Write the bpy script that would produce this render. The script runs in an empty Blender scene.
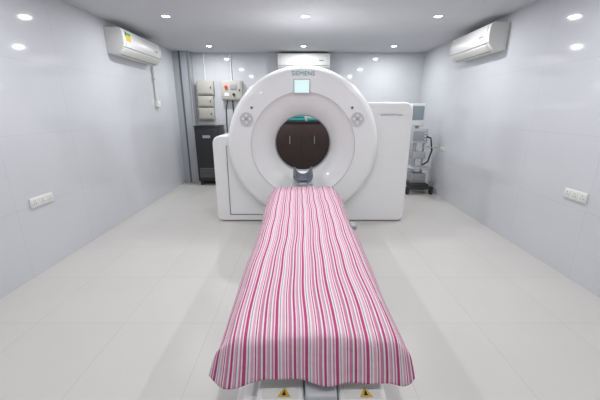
import bpy, bmesh, math
from mathutils import Vector, Matrix
S=bpy.context.scene
C=S.collection
# ---------------------------------------------------------------- materials
def mat(name,col,rough=0.5,metal=0.0,emit=None,estr=0,spec=0.5,coat=0,noise=0.02,nscale=6,bump=0):
    m=bpy.data.materials.new(name); m.use_nodes=True
    nt=m.node_tree; b=nt.nodes['Principled BSDF']
    b.inputs['Roughness'].default_value=rough
    b.inputs['Metallic'].default_value=metal
    b.inputs['Specular IOR Level'].default_value=spec
    b.inputs['Coat Weight'].default_value=coat
    tc=nt.nodes.new('ShaderNodeTexCoord'); n=nt.nodes.new('ShaderNodeTexNoise')
    n.inputs['Scale'].default_value=nscale
    nt.links.new(tc.outputs['Object'],n.inputs['Vector'])
    mx=nt.nodes.new('ShaderNodeMix'); mx.data_type='RGBA'
    mx.inputs['A'].default_value=tuple(max(0,c*(1-noise)) for c in col)+(1,)
    mx.inputs['B'].default_value=tuple(min(1,c*(1+noise)) for c in col)+(1,)
    nt.links.new(n.outputs['Fac'],mx.inputs['Factor'])
    nt.links.new(mx.outputs['Result'],b.inputs['Base Color'])
    if bump:
        bp=nt.nodes.new('ShaderNodeBump'); bp.inputs['Strength'].default_value=bump
        nt.links.new(n.outputs['Fac'],bp.inputs['Height']); nt.links.new(bp.outputs['Normal'],b.inputs['Normal'])
    if emit:
        b.inputs['Emission Color'].default_value=tuple(emit)+(1,); b.inputs['Emission Strength'].default_value=estr
    return m
def tile_mat(name,c1,c2,cm,w,h,rough,axes,mortar=0.004,offset=0.0,spec=.5):
    m=bpy.data.materials.new(name); m.use_nodes=True
    nt=m.node_tree; b=nt.nodes['Principled BSDF']
    g=nt.nodes.new('ShaderNodeNewGeometry'); sp=nt.nodes.new('ShaderNodeSeparateXYZ'); cb=nt.nodes.new('ShaderNodeCombineXYZ')
    nt.links.new(g.outputs['Position'],sp.inputs[0])
    nt.links.new(sp.outputs[axes[0]],cb.inputs[0]); nt.links.new(sp.outputs[axes[1]],cb.inputs[1])
    br=nt.nodes.new('ShaderNodeTexBrick'); br.offset=offset
    br.inputs['Color1'].default_value=c1+(1,); br.inputs['Color2'].default_value=c2+(1,); br.inputs['Mortar'].default_value=cm+(1,)
    br.inputs['Scale'].default_value=1; br.inputs['Mortar Size'].default_value=mortar; br.inputs['Mortar Smooth'].default_value=0.3
    br.inputs['Brick Width'].default_value=w; br.inputs['Row Height'].default_value=h
    nt.links.new(cb.outputs[0],br.inputs['Vector'])
    n=nt.nodes.new('ShaderNodeTexNoise'); n.inputs['Scale'].default_value=2.5; n.inputs['Detail'].default_value=6
    nt.links.new(g.outputs['Position'],n.inputs['Vector'])
    mr=nt.nodes.new('ShaderNodeMapRange'); mr.inputs['To Min'].default_value=0.96; mr.inputs['To Max'].default_value=1.03
    nt.links.new(n.outputs['Fac'],mr.inputs['Value'])
    mx=nt.nodes.new('ShaderNodeMix'); mx.data_type='RGBA'; mx.blend_type='MULTIPLY'; mx.inputs['Factor'].default_value=1
    nt.links.new(br.outputs['Color'],mx.inputs['A']); nt.links.new(mr.outputs['Result'],mx.inputs['B'])
    nt.links.new(mx.outputs['Result'],b.inputs['Base Color'])
    b.inputs['Roughness'].default_value=rough
    b.inputs['Specular IOR Level'].default_value=spec
    return m
M={}
wc=(0.605,0.62,0.65)
wm=(0.545,0.56,0.595)
M['wallx']=tile_mat('wall_tile_side',wc,(0.602,0.617,0.648),wm,0.8,0.6,0.06,(1,2),0.003)
M['wally']=tile_mat('wall_tile_end',wc,(0.602,0.617,0.648),wm,0.8,0.6,0.06,(0,2),0.003)
M['floor']=tile_mat('floor_tile',(0.585,0.568,0.545),(0.568,0.552,0.53),(0.50,0.485,0.465),0.6,0.6,0.33,(0,1),0.003,spec=.4)
M['ceil']=mat('ceiling_paint',(0.60,0.61,0.635),0.7)
M['white']=mat('gantry_white_plastic',(0.80,0.80,0.80),0.3,coat=0.2,noise=0.005)
M['white2']=mat('white_plastic',(0.76,0.76,0.75),0.35,noise=0.01)
M['cream']=mat('cream_plastic',(0.70,0.70,0.66),0.4)
M['grey']=mat('grey_plastic',(0.33,0.34,0.36),0.4)
M['lgrey']=mat('light_grey_plastic',(0.52,0.53,0.55),0.4)
M['bluegrey']=mat('headrest_vinyl',(0.14,0.16,0.20),0.45)
M['groove']=mat('dark_groove',(0.12,0.12,0.13),0.6)
M['seam']=mat('dark_panel_seam',(0.22,0.22,0.23),0.6)  # dark grey for the groove lines on the gantry's front panel
M['black']=mat('black_enamel',(0.015,0.015,0.018),0.35)
M['rubber']=mat('black_rubber',(0.03,0.03,0.03),0.7)
M['steel']=mat('steel',(0.55,0.56,0.58),0.3,metal=0.8)
M['beige']=mat('beige_enamel',(0.46,0.45,0.41),0.45)
M['column']=mat('column_paint',(0.40,0.42,0.46),0.35)
M['wood']=mat('dark_wood_laminate',(0.038,0.02,0.017),0.4,noise=0.3,nscale=9)
M['wood2']=mat('dark_wood_edge',(0.02,0.011,0.01),0.4)
M['teal']=mat('teal_cotton',(0.03,0.28,0.28),0.8)
M['tealtxt']=mat('teal_print',(0.0,0.22,0.25),0.4)
M['screen']=mat('lcd_screen',(0.5,0.66,0.67),0.2,emit=(0.75,0.98,0.96),estr=0.5)
M['red']=mat('red_lamp',(0.5,0.02,0.02),0.3,emit=(1,0.05,0.03),estr=0.2)
M['green']=mat('green_label',(0.05,0.4,0.12),0.5)
M['yellow']=mat('yellow_label',(0.75,0.5,0.02),0.5)
M['dyellow']=mat('hazard_yellow_label',(0.60,0.40,0.06),0.5)
M['lamp']=mat('led_diffuser',(1,1,1),0.5,emit=(0.97,0.98,1.0),estr=14)
M['blue']=mat('monitor_glass_grey',(0.22,0.26,0.30),0.2,emit=(0.3,0.4,0.45),estr=0.12)

# ---------------------------------------------------------------- geometry helpers
def link(me,name,m,smooth=None):
    ob=bpy.data.objects.new(name,me); C.objects.link(ob)
    if m is not None: me.materials.append(M[m])
    if smooth:
        for p in me.polygons: p.use_smooth=True
        me.set_sharp_from_angle(angle=math.radians(smooth))
    return ob
def box(name,x0,x1,y0,y1,z0,z1,m,bev=0.0,seg=3,rot=None):
    bm=bmesh.new(); bmesh.ops.create_cube(bm,size=1)
    cx,cy,cz=(x0+x1)/2,(y0+y1)/2,(z0+z1)/2
    for v in bm.verts: v.co=Vector((v.co.x*(x1-x0),v.co.y*(y1-y0),v.co.z*(z1-z0)))
    if bev: bmesh.ops.bevel(bm,geom=bm.edges[:],offset=bev,segments=seg,profile=0.5,affect='EDGES')
    if rot: bmesh.ops.transform(bm,matrix=rot,verts=bm.verts[:])
    bmesh.ops.translate(bm,vec=(cx,cy,cz),verts=bm.verts[:])
    me=bpy.data.meshes.new(name); bm.to_mesh(me); bm.free()
    return link(me,name,m,35 if bev else None)
def cyl(name,p0,p1,r,m,r2=None,seg=32,bev=0):
    p0=Vector(p0);p1=Vector(p1);d=p1-p0
    bm=bmesh.new(); bmesh.ops.create_cone(bm,cap_ends=True,segments=seg,radius1=r,radius2=r if r2 is None else r2,depth=d.length)
    if bev:
        ed=[e for e in bm.edges if len(e.link_faces)==2 and any(len(f.verts)>4 for f in e.link_faces)]
        bmesh.ops.bevel(bm,geom=ed,offset=bev,segments=2,profile=0.5,affect='EDGES')
    q=Vector((0,0,1)).rotation_difference(d.normalized()).to_matrix().to_4x4()
    bmesh.ops.transform(bm,matrix=Matrix.Translation((p0+p1)/2)@q,verts=bm.verts[:])
    me=bpy.data.meshes.new(name); bm.to_mesh(me); bm.free()
    return link(me,name,m,35)
def tube(name,pts,r,m,cyclic=False):
    cu=bpy.data.curves.new(name,'CURVE'); cu.dimensions='3D'; cu.bevel_depth=r; cu.bevel_resolution=4; cu.use_fill_caps=True
    s=cu.splines.new('POLY'); s.points.add(len(pts)-1); s.use_cyclic_u=cyclic
    for p,c in zip(s.points,pts): p.co=(*c,1)
    return curve2mesh(cu,name,m)
def curve2mesh(cu,name,m,matrix=None,smooth=35):
    o=bpy.data.objects.new(name+'_c',cu); C.objects.link(o)
    dg=bpy.context.evaluated_depsgraph_get(); dg.update()
    me=bpy.data.meshes.new_from_object(o.evaluated_get(dg)); me.name=name
    bpy.data.objects.remove(o)
    if matrix is not None: me.transform(matrix)
    me.materials.clear()
    return link(me,name,m,smooth)
def lathe_y(name,cx,cz,prof,m,seg=128,closed=True,smooth=30):
    bm=bmesh.new(); rings=[]
    for r,y in prof:
        rings.append([bm.verts.new((cx+r*math.cos(2*math.pi*i/seg),y,cz+r*math.sin(2*math.pi*i/seg))) for i in range(seg)])
    n=len(rings)
    for k in range(n if closed else n-1):
        a=rings[k];b=rings[(k+1)%n]
        for i in range(seg):
            j=(i+1)%seg
            bm.faces.new((a[i],a[j],b[j],b[i]))
    bmesh.ops.recalc_face_normals(bm,faces=bm.faces[:])
    me=bpy.data.meshes.new(name); bm.to_mesh(me); bm.free()
    return link(me,name,m,smooth)
def group(name,loc,parts):
    e=bpy.data.objects.new(name,None); C.objects.link(e); e.location=loc; e.empty_display_size=0.1
    inv=Matrix.Translation(loc).inverted()
    for p in parts:
        p.parent=e; p.matrix_parent_inverse=inv
    return e
def prism(name,pts,axis,a0,a1,m,bev=0.0,smooth=35):
    bm=bmesh.new()
    def P(u,v,a): return (a,u,v) if axis=='x' else (u,a,v)
    A=[bm.verts.new(P(u,v,a0)) for u,v in pts]; B=[bm.verts.new(P(u,v,a1)) for u,v in pts]
    bm.faces.new(A); bm.faces.new(B[::-1])
    n=len(pts)
    for i in range(n): bm.faces.new((A[(i+1)%n],A[i],B[i],B[(i+1)%n]))
    bmesh.ops.recalc_face_normals(bm,faces=bm.faces[:])
    if bev:
        ed=[e for e in bm.edges if any(len(f.verts)==n for f in e.link_faces)]
        bmesh.ops.bevel(bm,geom=ed,offset=bev,segments=3,profile=0.5,affect='EDGES')
    me=bpy.data.meshes.new(name); bm.to_mesh(me); bm.free()
    return link(me,name,m,smooth)
def rounded(pts,rad,n=8):
    out=[];N=len(pts)
    for i in range(N):
        p=Vector(pts[i]);a=(Vector(pts[i-1])-p).normalized();b=(Vector(pts[(i+1)%N])-p).normalized();r=rad[i]
        if r<=0: out.append(tuple(p)); continue
        ang=a.angle(b); t=r/math.tan(ang/2)
        s=p+a*t;e=p+b*t
        for k in range(n+1):
            u=k/n
            out.append(tuple((1-u)**2*s+2*u*(1-u)*p+u*u*e))
    return out

# ---------------------------------------------------------------- room
XL,XR,YB,YF,ZC=-2.31,2.33,6.31,-1.9,2.42
box('floor',XL-.1,XR+.1,YF-.1,YB+.1,-.1,0,'floor')
box('ceiling',XL-.1,XR+.1,YF-.1,YB+.1,ZC,ZC+.1,'ceil')
box('wall_left',XL-.1,XL,YF-.1,YB+.1,0,ZC,'wallx')
box('wall_right',XR,XR+.1,YF-.1,YB+.1,0,ZC,'wallx')
box('wall_back',XL,XR,YB,YB+.1,0,ZC,'wally')
box('wall_front',XL,XR,YF-.1,YF,0,ZC,'wally')
group('corner_column',(-2.15,6.2,0),[
  box('shaft',-2.31,-2.02,6.1,6.31,0,2.42,'column',0.006),
  box('edge_trim',-2.03,-2.0,6.08,6.13,0,2.42,'steel'),
  box('cover_strip',-2.2,-2.17,6.092,6.1,0,2.42,'groove')])

# ---------------------------------------------------------------- downlights
for y,en in ((-1.2,5),(.5,8),(2.22,12),(3.94,12),(5.66,12)):
    for x in (-1.515,.06,1.56):
        prof=[(0.056,0),(0.056,-0.006),(0.045,-0.008),(0.041,-0.002)]
        bm=bmesh.new(); rings=[]
        for r,z in prof:
            rings.append([bm.verts.new((x+r*math.cos(2*math.pi*i/32),y+r*math.sin(2*math.pi*i/32),ZC+z)) for i in range(32)])
        for k in range(3):
            for i in range(32):
                j=(i+1)%32; bm.faces.new((rings[k][i],rings[k][j],rings[k+1][j],rings[k+1][i]))
        me=bpy.data.meshes.new('rim'); bm.to_mesh(me); bm.free()
        rim=link(me,'rim','white2',30)
        lens=cyl('diffuser',(x,y,ZC-.004),(x,y,ZC-.0005),0.043,'lamp')
        li=bpy.data.lights.new('led','AREA'); li.shape='DISK'; li.size=0.08; li.energy=en; li.color=(0.985,0.99,1.0)
        lo=bpy.data.objects.new('led',li); lo.location=(x,y,ZC-.012); C.objects.link(lo)
        group('ceiling_downlight',(x,y,ZC),[rim,lens,lo])

# ---------------------------------------------------------------- air conditioners
def aircon(L,mtx,label=False):
    pr=[(0,.015),(0,.30),(-.165,.30),(-.195,.288),(-.213,.25),(-.22,.18),(-.216,.11),(-.20,.07),(-.15,.018),(-.11,0)]
    parts=[prism('body',pr,'x',-L/2,L/2,'white2',0.008)]
    parts.append(box('vent_slot',-L/2+.06,L/2-.06,-.196,-.12,.028,.05,'groove',rot=Matrix.Rotation(math.radians(-46),4,'X')))
    parts.append(box('flap',-L/2+.05,L/2-.05,-.218,-.13,.036,.046,'cream',.004,rot=Matrix.Rotation(math.radians(-44),4,'X')))
    parts.append(box('panel_seam',-L/2+.005,L/2-.005,-.2195,-.2,.088,.092,'grey'))
    parts.append(box('seam_left',-L/2+.045,-L/2+.048,-.2212,-.2,.10,.26,'lgrey'))
    parts.append(box('seam_right',L/2-.048,L/2-.045,-.2212,-.2,.10,.26,'lgrey'))
    for i in range(5): parts.append(box('grille_%d'%i,-L/2+.06,L/2-.06,-.15+.028*i,-.14+.028*i,.298,.302,'grey'))
    parts.append(box('display',L/2-.2,L/2-.12,-.2225,-.2,.16,.18,'grey'))
    if label:
        parts.append(box('energy_label',-L/2+.06,-L/2+.16,-.2235,-.2,.16,.25,'yellow'))
        parts.append(box('energy_label_band',-L/2+.06,-L/2+.16,-.2245,-.2,.225,.25,'green'))
    for p in parts: p.data.transform(mtx)
    return group('air_conditioner',mtx.translation,parts)
aircon(1.04,Matrix.Translation((XL,4.58,2.04))@Matrix.Rotation(math.radians(90),4,'Z'),True)
aircon(.94,Matrix.Translation((XR,4.31,2.04))@Matrix.Rotation(math.radians(-90),4,'Z'))
aircon(.95,Matrix.Translation((.07,YB,2.09)))
group('drain_pipe',(-2.28,5.2,1.5),[
  tube('pipe',[(-2.285,5.11,2.12),(-2.285,5.17,2.12),(-2.285,5.2,2.09),(-2.285,5.2,1.6),(-2.285,5.23,1.52)],.018,'white2'),
  box('junction_box',-2.31,-2.26,5.17,5.28,1.44,1.54,'white2',.006),
  box('clamp',-2.31,-2.262,5.175,5.225,1.85,1.87,'lgrey')])

# ---------------------------------------------------------------- electrical boxes
def elbox(x0,x1,z0,z1,lamp=False,extra=()):
    p=[box('enclosure',x0,x1,6.2,6.31,z0,z1,'beige',.006),
       box('door_panel',x0+.02,x1-.02,6.19,6.205,z0+.02,z1-.02,'beige',.004),
       box('latch',x1-.05,x1-.035,6.18,6.195,(z0+z1)/2-.02,(z0+z1)/2+.02,'black')]
    if lamp:
        p+= [cyl('red_lamp',(x0+.1,6.165,z1-.12),(x0+.1,6.195,z1-.12),.03,'red'),
             box('meter',x0+.18,x0+.3,6.18,6.195,z1-.16,z1-.07,'grey',.004),
             cyl('switch',(x0+.24,6.165,z0+.1),(x0+.24,6.195,z0+.1),.025,'black'),
             box('name_plate',x0+.06,x0+.15,6.184,6.195,z0+.07,z0+.13,'white2')]
    return group('electrical_panel_box',((x0+x1)/2,6.31,z0),p+list(extra))
elbox(-1.95,-1.64,1.68,1.93,extra=[tube('conduit',[(-1.8,6.29,1.93),(-1.8,6.29,2.42)],.012,'white2')])
elbox(-1.95,-1.66,1.46,1.655)
elbox(-1.95,-1.66,1.22,1.44)
elbox(-1.49,-1.10,1.58,1.93,True,[
  tube('conduit',[(-1.3,6.29,1.93),(-1.3,6.29,2.42)],.012,'white2'),
  tube('cable_a',[(-1.3,6.29,1.58),(-1.3,6.29,1.3),(-1.38,6.29,1.1),(-1.4,6.29,.6)],.010,'rubber'),
  tube('cable_b',[(-1.4,6.29,1.58),(-1.44,6.29,1.4),(-1.45,6.29,.5)],.010,'rubber')])
cp=[box('body',-1.95,-1.50,5.84,6.26,.08,1.10,'black',.01),
    box('top_lid',-1.96,-1.49,5.83,6.27,1.10,1.12,'black',.006),
    box('door_leaf',-1.93,-1.52,5.828,5.845,.12,1.06,'black',.006),
    box('handle',-1.56,-1.545,5.81,5.83,.55,.68,'steel',.003),
    box('badge',-1.8,-1.66,5.822,5.83,.9,.95,'grey'),
    box('vent_panel',-1.9,-1.56,5.822,5.83,.16,.34,'groove')]
for i in range(6): cp.append(box('louvre_%d'%i,-1.89,-1.57,5.816,5.824,.18+.026*i,.188+.026*i,'rubber'))
for x in (-1.90,-1.55):
    for y in (5.90,6.21): cp.append(cyl('foot',(x,y,0),(x,y,.085),.03,'rubber'))
group('black_power_cabinet',(-1.72,6.07,0),cp)

# ---------------------------------------------------------------- wooden cupboard behind gantry
wp=[box('carcass',-.66,.70,5.92,6.30,.06,1.17,'wood',.004),
    box('plinth',-.63,.67,5.95,6.28,0,.06,'wood2'),
    box('top_board',-.68,.72,5.89,6.30,1.17,1.20,'wood2',.004)]
for i,(a,b) in enumerate(((-.65,.017),(.023,.69))):
    wp.append(box('door_leaf_%d'%i,a,b,5.90,5.925,.08,1.15,'wood',.004))
for i,x in enumerate((-.19,.27)):
    wp.append(tube('handle_%d'%i,[(x,5.90,.93),(x,5.87,.92),(x,5.87,.80),(x,5.90,.79)],.008,'steel'))
group('wooden_cupboard',(.02,6.1,0),wp)
group('folded_linen_stack',(.05,6.1,1.2),[
    box('linen_1',-.3,.1,5.95,6.22,1.2,1.25,'teal',.02), box('linen_2',-.28,.09,5.96,6.21,1.25,1.30,'teal',.02),
    box('linen_3',.14,.42,5.96,6.2,1.2,1.26,'teal',.02), box('linen_4',-.25,.06,5.97,6.2,1.30,1.345,'white2',.02)])

# ---------------------------------------------------------------- CT gantry
gx,gz,R=.035,.985,.905
prof=[(.35,4.10),(.35,4.00),(.362,3.94),(.395,3.88),(.45,3.825),(.515,3.785),(.575,3.755),(.60,3.735),(.612,3.722),(.82,3.72),(.855,3.727),(.885,3.75),(.90,3.785),(R,3.83),(R,4.6),(.89,4.66),(.84,4.70),(.56,4.70),(.52,4.66),(.43,4.35)]
gp=[lathe_y('annular_housing',gx,gz,prof,'white')]
out=rounded([(-1.05,.03),(-1.05,1.08),(-.55,1.08),(-.55,1.47),(.55,1.47),(1.325,1.47),(1.325,.03)],[.05,.09,0,0,0,.10,.07])
cu=bpy.data.curves.new('body','CURVE'); cu.dimensions='2D'; cu.fill_mode='BOTH'; cu.extrude=.40; cu.bevel_depth=.02; cu.bevel_resolution=3
s=cu.splines.new('POLY'); s.points.add(len(out)-1); s.use_cyclic_u=True
for p,c in zip(s.points,out): p.co=(c[0],c[1],0,1)
hole=[(gx+.5*math.cos(-2*math.pi*i/64),gz+.5*math.sin(-2*math.pi*i/64)) for i in range(64)]
s=cu.splines.new('POLY'); s.points.add(63); s.use_cyclic_u=True
for p,c in zip(s.points,hole): p.co=(c[0],c[1],0,1)
gp.append(curve2mesh(cu,'shoulder_body','white',Matrix.Translation((0,4.24,0))@Matrix.Rotation(math.radians(90),4,'X')))
yf=3.818
gp+= [box('left_seam',-.905,-.896,yf-.004,yf+.01,.10,.98,'seam'),
      box('left_seam_base',-.905,-.40,yf-.004,yf+.01,.092,.101,'seam'),
      box('left_seam_top',-.905,-.80,yf-.004,yf+.01,.975,.983,'lgrey'),
      box('plinth',-1.0,1.30,3.90,4.6,0,.03,'groove'),
      box('rear_service_cover',-.9,-.55,4.655,4.70,.2,1.0,'white2',.01),
      box('rear_service_cover_b',.62,1.25,4.655,4.70,.2,1.3,'white2',.01)]
gp.append(lathe_y('bore_window',gx,gz,[(.346,4.08),(.346,4.0),(.352,3.985),(.352,4.09)],'grey'))
gp.append(lathe_y('trim_ring',gx,gz,[(.612,3.718),(.618,3.718),(.618,3.73),(.612,3.73)],'lgrey'))
gp+= [box('display_bezel',-.075,.115,3.708,3.73,1.575,1.735,'lgrey',.008),
      box('display_glass',-.062,.102,3.703,3.712,1.588,1.722,'screen')]
for sx,x in ((-1,-.62),(1,.665)):
    gp.append(cyl('pad_base',(x,3.708,1.30),(x,3.73,1.30),.088,'white2',bev=.006))
    gp.append(cyl('pad_disc',(x,3.703,1.30),(x,3.712,1.30),.074,'lgrey'))
    for i,(dx,dz) in enumerate(((0,.04),(0,-.04),(.04,0),(-.04,0),(0,0))):
        gp.append(cyl('button_%d'%i,(x+dx,3.697,1.30+dz),(x+dx,3.706,1.30+dz),.014,'white2' if i<4 else 'grey'))
    gp.append(cyl('pad_sensor',(x-sx*.065,3.71,1.425),(x-sx*.065,3.725,1.425),.014,'groove'))
def text(name,t,size,loc,m,off=.0):
    c=bpy.data.curves.new(name,'FONT'); c.body=t; c.size=size; c.align_x='CENTER'; c.align_y='CENTER'; c.extrude=.001; c.offset=off; c.space_character=1.08
    return curve2mesh(c,name,m,Matrix.Translation(loc)@Matrix.Rotation(math.radians(90),4,'X'),None)
gp.append(text('maker_lettering','SIEMENS',.066,(.035,3.716,1.79),'tealtxt'))
gp.append(text('model_lettering','SOMATOM Scope',.032,(1.09,3.815,1.345),'grey'))
group('ct_scanner_gantry',(gx,4.2,0),gp)

# ---------------------------------------------------------------- CT patient table
tx=.05
def trough(name,x,y0,y1,z,r,th,a,m,tilt=0):
    bm=bmesh.new(); n=20; rows=[]
    for yy in (y0,y1):
        zz=z+(tilt if yy==y1 else 0)
        o=[];inn=[]
        for i in range(n+1):
            t=math.radians(-90-a+2*a*i/n)
            o.append(bm.verts.new((x+r*math.cos(t),yy,zz+r+r*math.sin(t))))
            inn.append(bm.verts.new((x+(r-th)*math.cos(t),yy,zz+r+(r-th)*math.sin(t))))
        rows.append(o+inn[::-1])
    k=len(rows[0])
    for i in range(k):
        j=(i+1)%k; bm.faces.new((rows[0][i],rows[0][j],rows[1][j],rows[1][i]))
    bm.faces.new(rows[0][::-1]); bm.faces.new(rows[1])
    bmesh.ops.recalc_face_normals(bm,faces=bm.faces[:])
    me=bpy.data.meshes.new(name); bm.to_mesh(me); bm.free()
    return link(me,name,m,35)
tp=[box('tabletop',tx-.27,tx+.27,1.0,3.42,.495,.555,'white2',.025),
    box('carriage',tx-.24,tx+.24,1.03,3.3,.40,.50,'lgrey',.02),
    box('lift_column',tx-.20,tx+.20,1.3,3.1,.2,.42,'white2',.03),
    box('floor_base',tx-.28,tx+.28,1.0,3.3,.0,.24,'white2',.05),
    box('end_cover',tx-.31,tx+.31,.93,1.25,.02,.29,'white2',.04),
    box('foot_block_a',tx-.22,tx-.035,.90,1.12,.12,.335,'white2',.015),
    box('foot_block_b',tx+.10,tx+.285,.90,1.12,.12,.335,'white2',.015),
    box('centre_latch',tx-.03,tx+.095,.93,1.1,.2,.35,'lgrey',.012),
    box('release_handle',tx-.025,tx+.09,.900,.925,.29,.315,'grey',.006),
    box('head_extension',gx-.12,gx+.12,3.38,3.62,.51,.55,'lgrey',.012),
    trough('headrest_shell',gx,3.46,3.76,.575,.115,.022,85,'bluegrey',.05),
    box('headrest_pad',gx-.055,gx+.055,3.48,3.74,.61,.635,'bluegrey',.008),
    box('headrest_mount',gx-.05,gx+.05,3.42,3.6,.54,.60,'grey',.006),
    box('side_control',tx+.36,tx+.41,2.35,2.45,.46,.50,'grey',.008),
    box('side_control_arm',tx+.2,tx+.38,2.38,2.42,.45,.475,'grey',.004)]
for i,x in enumerate((tx-.127,tx+.192)):
    tp.append(box('label_%d'%i,x-.07,x+.07,.93,1.0,.335,.3365,'cream'))
    bm=bmesh.new()
    xx=x+.015
    vs=[bm.verts.new(p) for p in ((xx-.026,.935,.338),(xx+.026,.935,.338),(xx,.98,.338))]; bm.faces.new(vs)
    me=bpy.data.meshes.new('warning_triangle'); bm.to_mesh(me); bm.free(); tp.append(link(me,'warning_triangle','dyellow'))
    bm=bmesh.new()
    vs=[bm.verts.new(p) for p in ((xx-.008,.942,.339),(xx+.008,.942,.339),(xx,.967,.339))]; bm.faces.new(vs)
    me=bpy.data.meshes.new('warning_mark'); bm.to_mesh(me); bm.free(); tp.append(link(me,'warning_mark','black'))
group('ct_patient_table',(tx,2.2,0),tp)

# ---------------------------------------------------------------- striped bedsheet
def spl(t,k): return k*math.log(1+math.exp(min(60,t/k))) if t/k<50 else t
def sheet():
    NU,NV=180,290
    bm=bmesh.new(); uvl=bm.loops.layers.uv.new('UVMap'); grid=[]; uvd={}
    yfar,ynear=3.40,.985
    Ltop=yfar-ynear; Ldrop=.215
    for j in range(NV+1):
        row=[]
        for i in range(NU+1):
            q=-1+2*i/NU
            aq=abs(q)
            v=(Ltop+Ldrop)*j/NV
            fr=min(1,v/Ltop)
            hw=.312
            W=.455-.055*fr
            a=q*W
            if a>0: a*=(1.10-.10*fr)
            # hem: a little short in the middle, cut back at the very corners
            corner=max(0,(aq-.80)/.20)
            vv=v
            if v>Ltop: vv=Ltop+(v-Ltop)*(0.86+.15*min(aq,.8)**1.5-.22*corner**2+.04*math.sin(q*4.2+.6))
            b=spl(vv-Ltop,.018)
            over=spl(abs(a)-hw,.014)
            y=yfar-vv+b-b*.12
            wav=.5+.25*math.sin(vv*4.3+(2 if a>0 else 0))+.12*math.sin(vv*11+1)
            fold=b/Ldrop
            x=(abs(a)-over)+over*(.50+.16*wav)
            dz1=over*(.86-.10*wav)*(1-.35*min(1,fold))
            dz2=b*.97
            dz=(dz1**3+dz2**3)**(1/3)
            y-= fold*(.011*math.sin(a*19+.6)+.007*math.sin(a*37))
            x+= fold*(.062 if a<0 else .040)*aq**3
            z=.566-dz
            top=1 if over<.02 else 0
            z+= .0024*math.sin(a*22+vv*2.1)*top+.0026*math.sin(vv*8+a*8)
            z+= .0022*math.sin(vv*15-a*19+2*math.sin(vv*2))*top
            z+= .009*math.sin(a*13+1.2+math.sin(vv*9))*max(0,1-abs(vv-Ltop)/.16)
            X=tx+math.copysign(x,a)+.004*math.sin(vv*3+a*4)
            vert=bm.verts.new((X,y,z)); uvd[vert]=(a+.005*math.sin(vv*4+a*3)+.002*math.sin(vv*13+a*9),vv); row.append(vert)
        grid.append(row)
    for j in range(NV):
        for i in range(NU):
            f=bm.faces.new((grid[j][i],grid[j+1][i],grid[j+1][i+1],grid[j][i+1]))
            f.smooth=True
            for l in f.loops: l[uvl].uv=uvd[l.vert]
    me=bpy.data.meshes.new('striped_bedsheet'); bm.to_mesh(me); bm.free()
    ob=bpy.data.objects.new('striped_bedsheet',me); C.objects.link(ob)
    so=ob.modifiers.new('thick','SOLIDIFY'); so.thickness=.003; so.offset=1
    m=bpy.data.materials.new('striped_cotton'); m.use_nodes=True; nt=m.node_tree; b=nt.nodes['Principled BSDF']
    b.inputs['Roughness'].default_value=.85; b.inputs['Specular IOR Level'].default_value=.15
    uv=nt.nodes.new('ShaderNodeUVMap'); sp=nt.nodes.new('ShaderNodeSeparateXYZ'); nt.links.new(uv.outputs[0],sp.inputs[0])
    mu=nt.nodes.new('ShaderNodeMath'); mu.operation='MULTIPLY_ADD'; mu.inputs[1].default_value=1/.115; mu.inputs[2].default_value=20.3
    nt.links.new(sp.outputs[0],mu.inputs[0])
    fr=nt.nodes.new('ShaderNodeMath'); fr.operation='FRACT'; nt.links.new(mu.outputs[0],fr.inputs[0])
    cr=nt.nodes.new('ShaderNodeValToRGB'); cr.color_ramp.interpolation='CONSTANT'
    deep=(.47,.065,.20,1); mid=(.60,.19,.34,1); lt=(.66,.36,.47,1); wh=(.74,.69,.71,1); gy=(.33,.27,.31,1)
    st=[(0,deep),(.10,wh),(.15,gy),(.18,wh),(.24,lt),(.33,wh),(.37,deep),(.41,wh),(.45,mid),(.53,gy),(.56,wh),(.62,deep),(.70,wh),(.74,lt),(.81,gy),(.84,wh),(.90,mid),(.96,wh)]
    el=cr.color_ramp.elements
    el[0].position=0; el[0].color=st[0][1]; el[1].position=st[1][0]; el[1].color=st[1][1]
    for p,c in st[2:]:
        e=el.new(p); e.color=c
    nt.links.new(fr.outputs[0],cr.inputs[0]); nt.links.new(cr.outputs[0],b.inputs['Base Color'])
    n=nt.nodes.new('ShaderNodeTexNoise'); n.inputs['Scale'].default_value=9; n.inputs['Detail'].default_value=4
    nt.links.new(uv.outputs[0],n.inputs['Vector'])
    bp=nt.nodes.new('ShaderNodeBump'); bp.inputs['Strength'].default_value=.45; bp.inputs['Distance'].default_value=.03
    nt.links.new(n.outputs['Fac'],bp.inputs['Height']); nt.links.new(bp.outputs['Normal'],b.inputs['Normal'])
    me.materials.append(m)
sheet()

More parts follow.
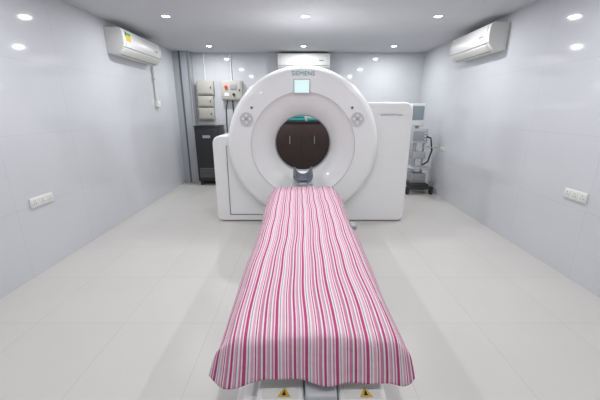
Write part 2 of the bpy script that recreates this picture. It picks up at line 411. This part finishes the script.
# ---------------------------------------------------------------- medical trolley (right rear)
cx,cy=2.05,5.38
mp=[box('base_a',1.82,2.28,5.14,5.21,.09,.14,'rubber',.01),box('base_b',1.82,2.28,5.50,5.57,.09,.14,'rubber',.01),
    box('base_cross',1.90,2.2,5.16,5.54,.10,.18,'rubber',.01),
    cyl('column',(1.98,5.4,.15),(1.98,5.4,1.1),.028,'steel'),
    box('rear_rail',2.14,2.17,5.45,5.48,.15,.95,'lgrey',.004),
    box('lower_shelf',1.88,2.24,5.25,5.53,.42,.45,'lgrey',.01),
    box('power_unit',1.93,2.18,5.28,5.5,.17,.34,'grey',.012),
    box('ventilator_body',1.87,2.14,5.27,5.52,.86,1.10,'lgrey',.015),
    box('control_face',1.89,2.12,5.262,5.275,.90,1.06,'grey',.004),
    box('monitor_shell',1.82,2.07,5.30,5.42,1.14,1.50,'white2',.03),
    box('monitor_glass',1.85,2.04,5.293,5.305,1.24,1.46,'blue',.003),
    cyl('monitor_neck',(1.98,5.38,1.08),(1.98,5.38,1.16),.03,'grey'),
    tube('push_handle',[(2.14,5.35,.80),(2.27,5.33,.80),(2.29,5.30,.80),(2.29,5.24,.80),(2.27,5.2,.80),(2.1,5.2,.80),(2.06,5.24,.80)],.011,'steel'),
    box('basket',1.9,2.12,5.24,5.44,.60,.72,'steel',.01),
    tube('breathing_hose',[(2.1,5.27,.98),(2.17,5.22,.95),(2.2,5.2,.75),(2.16,5.22,.56),(2.08,5.24,.5)],.014,'rubber')]
for i,dz in enumerate((.93,.98,1.03)): mp.append(cyl('knob_%d'%i,(2.09,5.25,dz),(2.09,5.265,dz),.014,'white2'))
for x in (1.85,2.25):
    for y in (5.175,5.535):
        mp.append(cyl('wheel',(x-.022,y,.048),(x+.022,y,.048),.048,'rubber',bev=.006)); mp.append(cyl('fork',(x,y,.05),(x,y,.10),.014,'grey'))
group('medical_ventilator_trolley',(cx,cy,0),mp)

# ---------------------------------------------------------------- wall sockets
def socket(xw,sgn,y0,y1,z0,z1,n=3):
    a,b=sorted((xw,xw+sgn*.014)); c=xw+sgn*.0155
    p=[box('plate',a,b,y0,y1,z0,z1,'white2',.004)]
    w=(y1-y0)/n
    for i in range(n):
        m=y0+w*(i+.5)
        a2,b2=sorted((xw+sgn*.012,c+sgn*.002))
        p.append(box('module_%d'%i,a2,b2,m-w*.4,m+w*.4,z0+.012,z1-.012,'cream',.002))
        for dy,dz in ((-.012,-.008),(.012,-.008),(0,.014)):
            a3,b3=sorted((c,c+sgn*.003))
            p.append(box('pin_hole',a3,b3,m+dy-.003,m+dy+.003,(z0+z1)/2+dz-.004,(z0+z1)/2+dz+.004,'groove'))
    return group('wall_socket',(xw,(y0+y1)/2,(z0+z1)/2),p)
socket(XL,1,2.53,2.78,.585,.67)
socket(XR,-1,2.41,2.63,.665,.75)
socket(XR,-1,5.0,5.16,.76,.82,2)

# ---------------------------------------------------------------- world, camera
w=bpy.data.worlds.new('World'); S.world=w; w.use_nodes=True
w.node_tree.nodes['Background'].inputs[0].default_value=(.5,.52,.56,1); w.node_tree.nodes['Background'].inputs[1].default_value=.3
cam=bpy.data.cameras.new('camera'); co=bpy.data.objects.new('camera',cam); C.objects.link(co)
co.location=(0,0,1.4); co.rotation_euler=(math.radians(90-16.2),0,0); cam.sensor_width=36; cam.lens=18.6; cam.clip_start=.02
S.camera=co
S.view_settings.view_transform='Standard'; S.view_settings.look='None'; S.view_settings.exposure=0
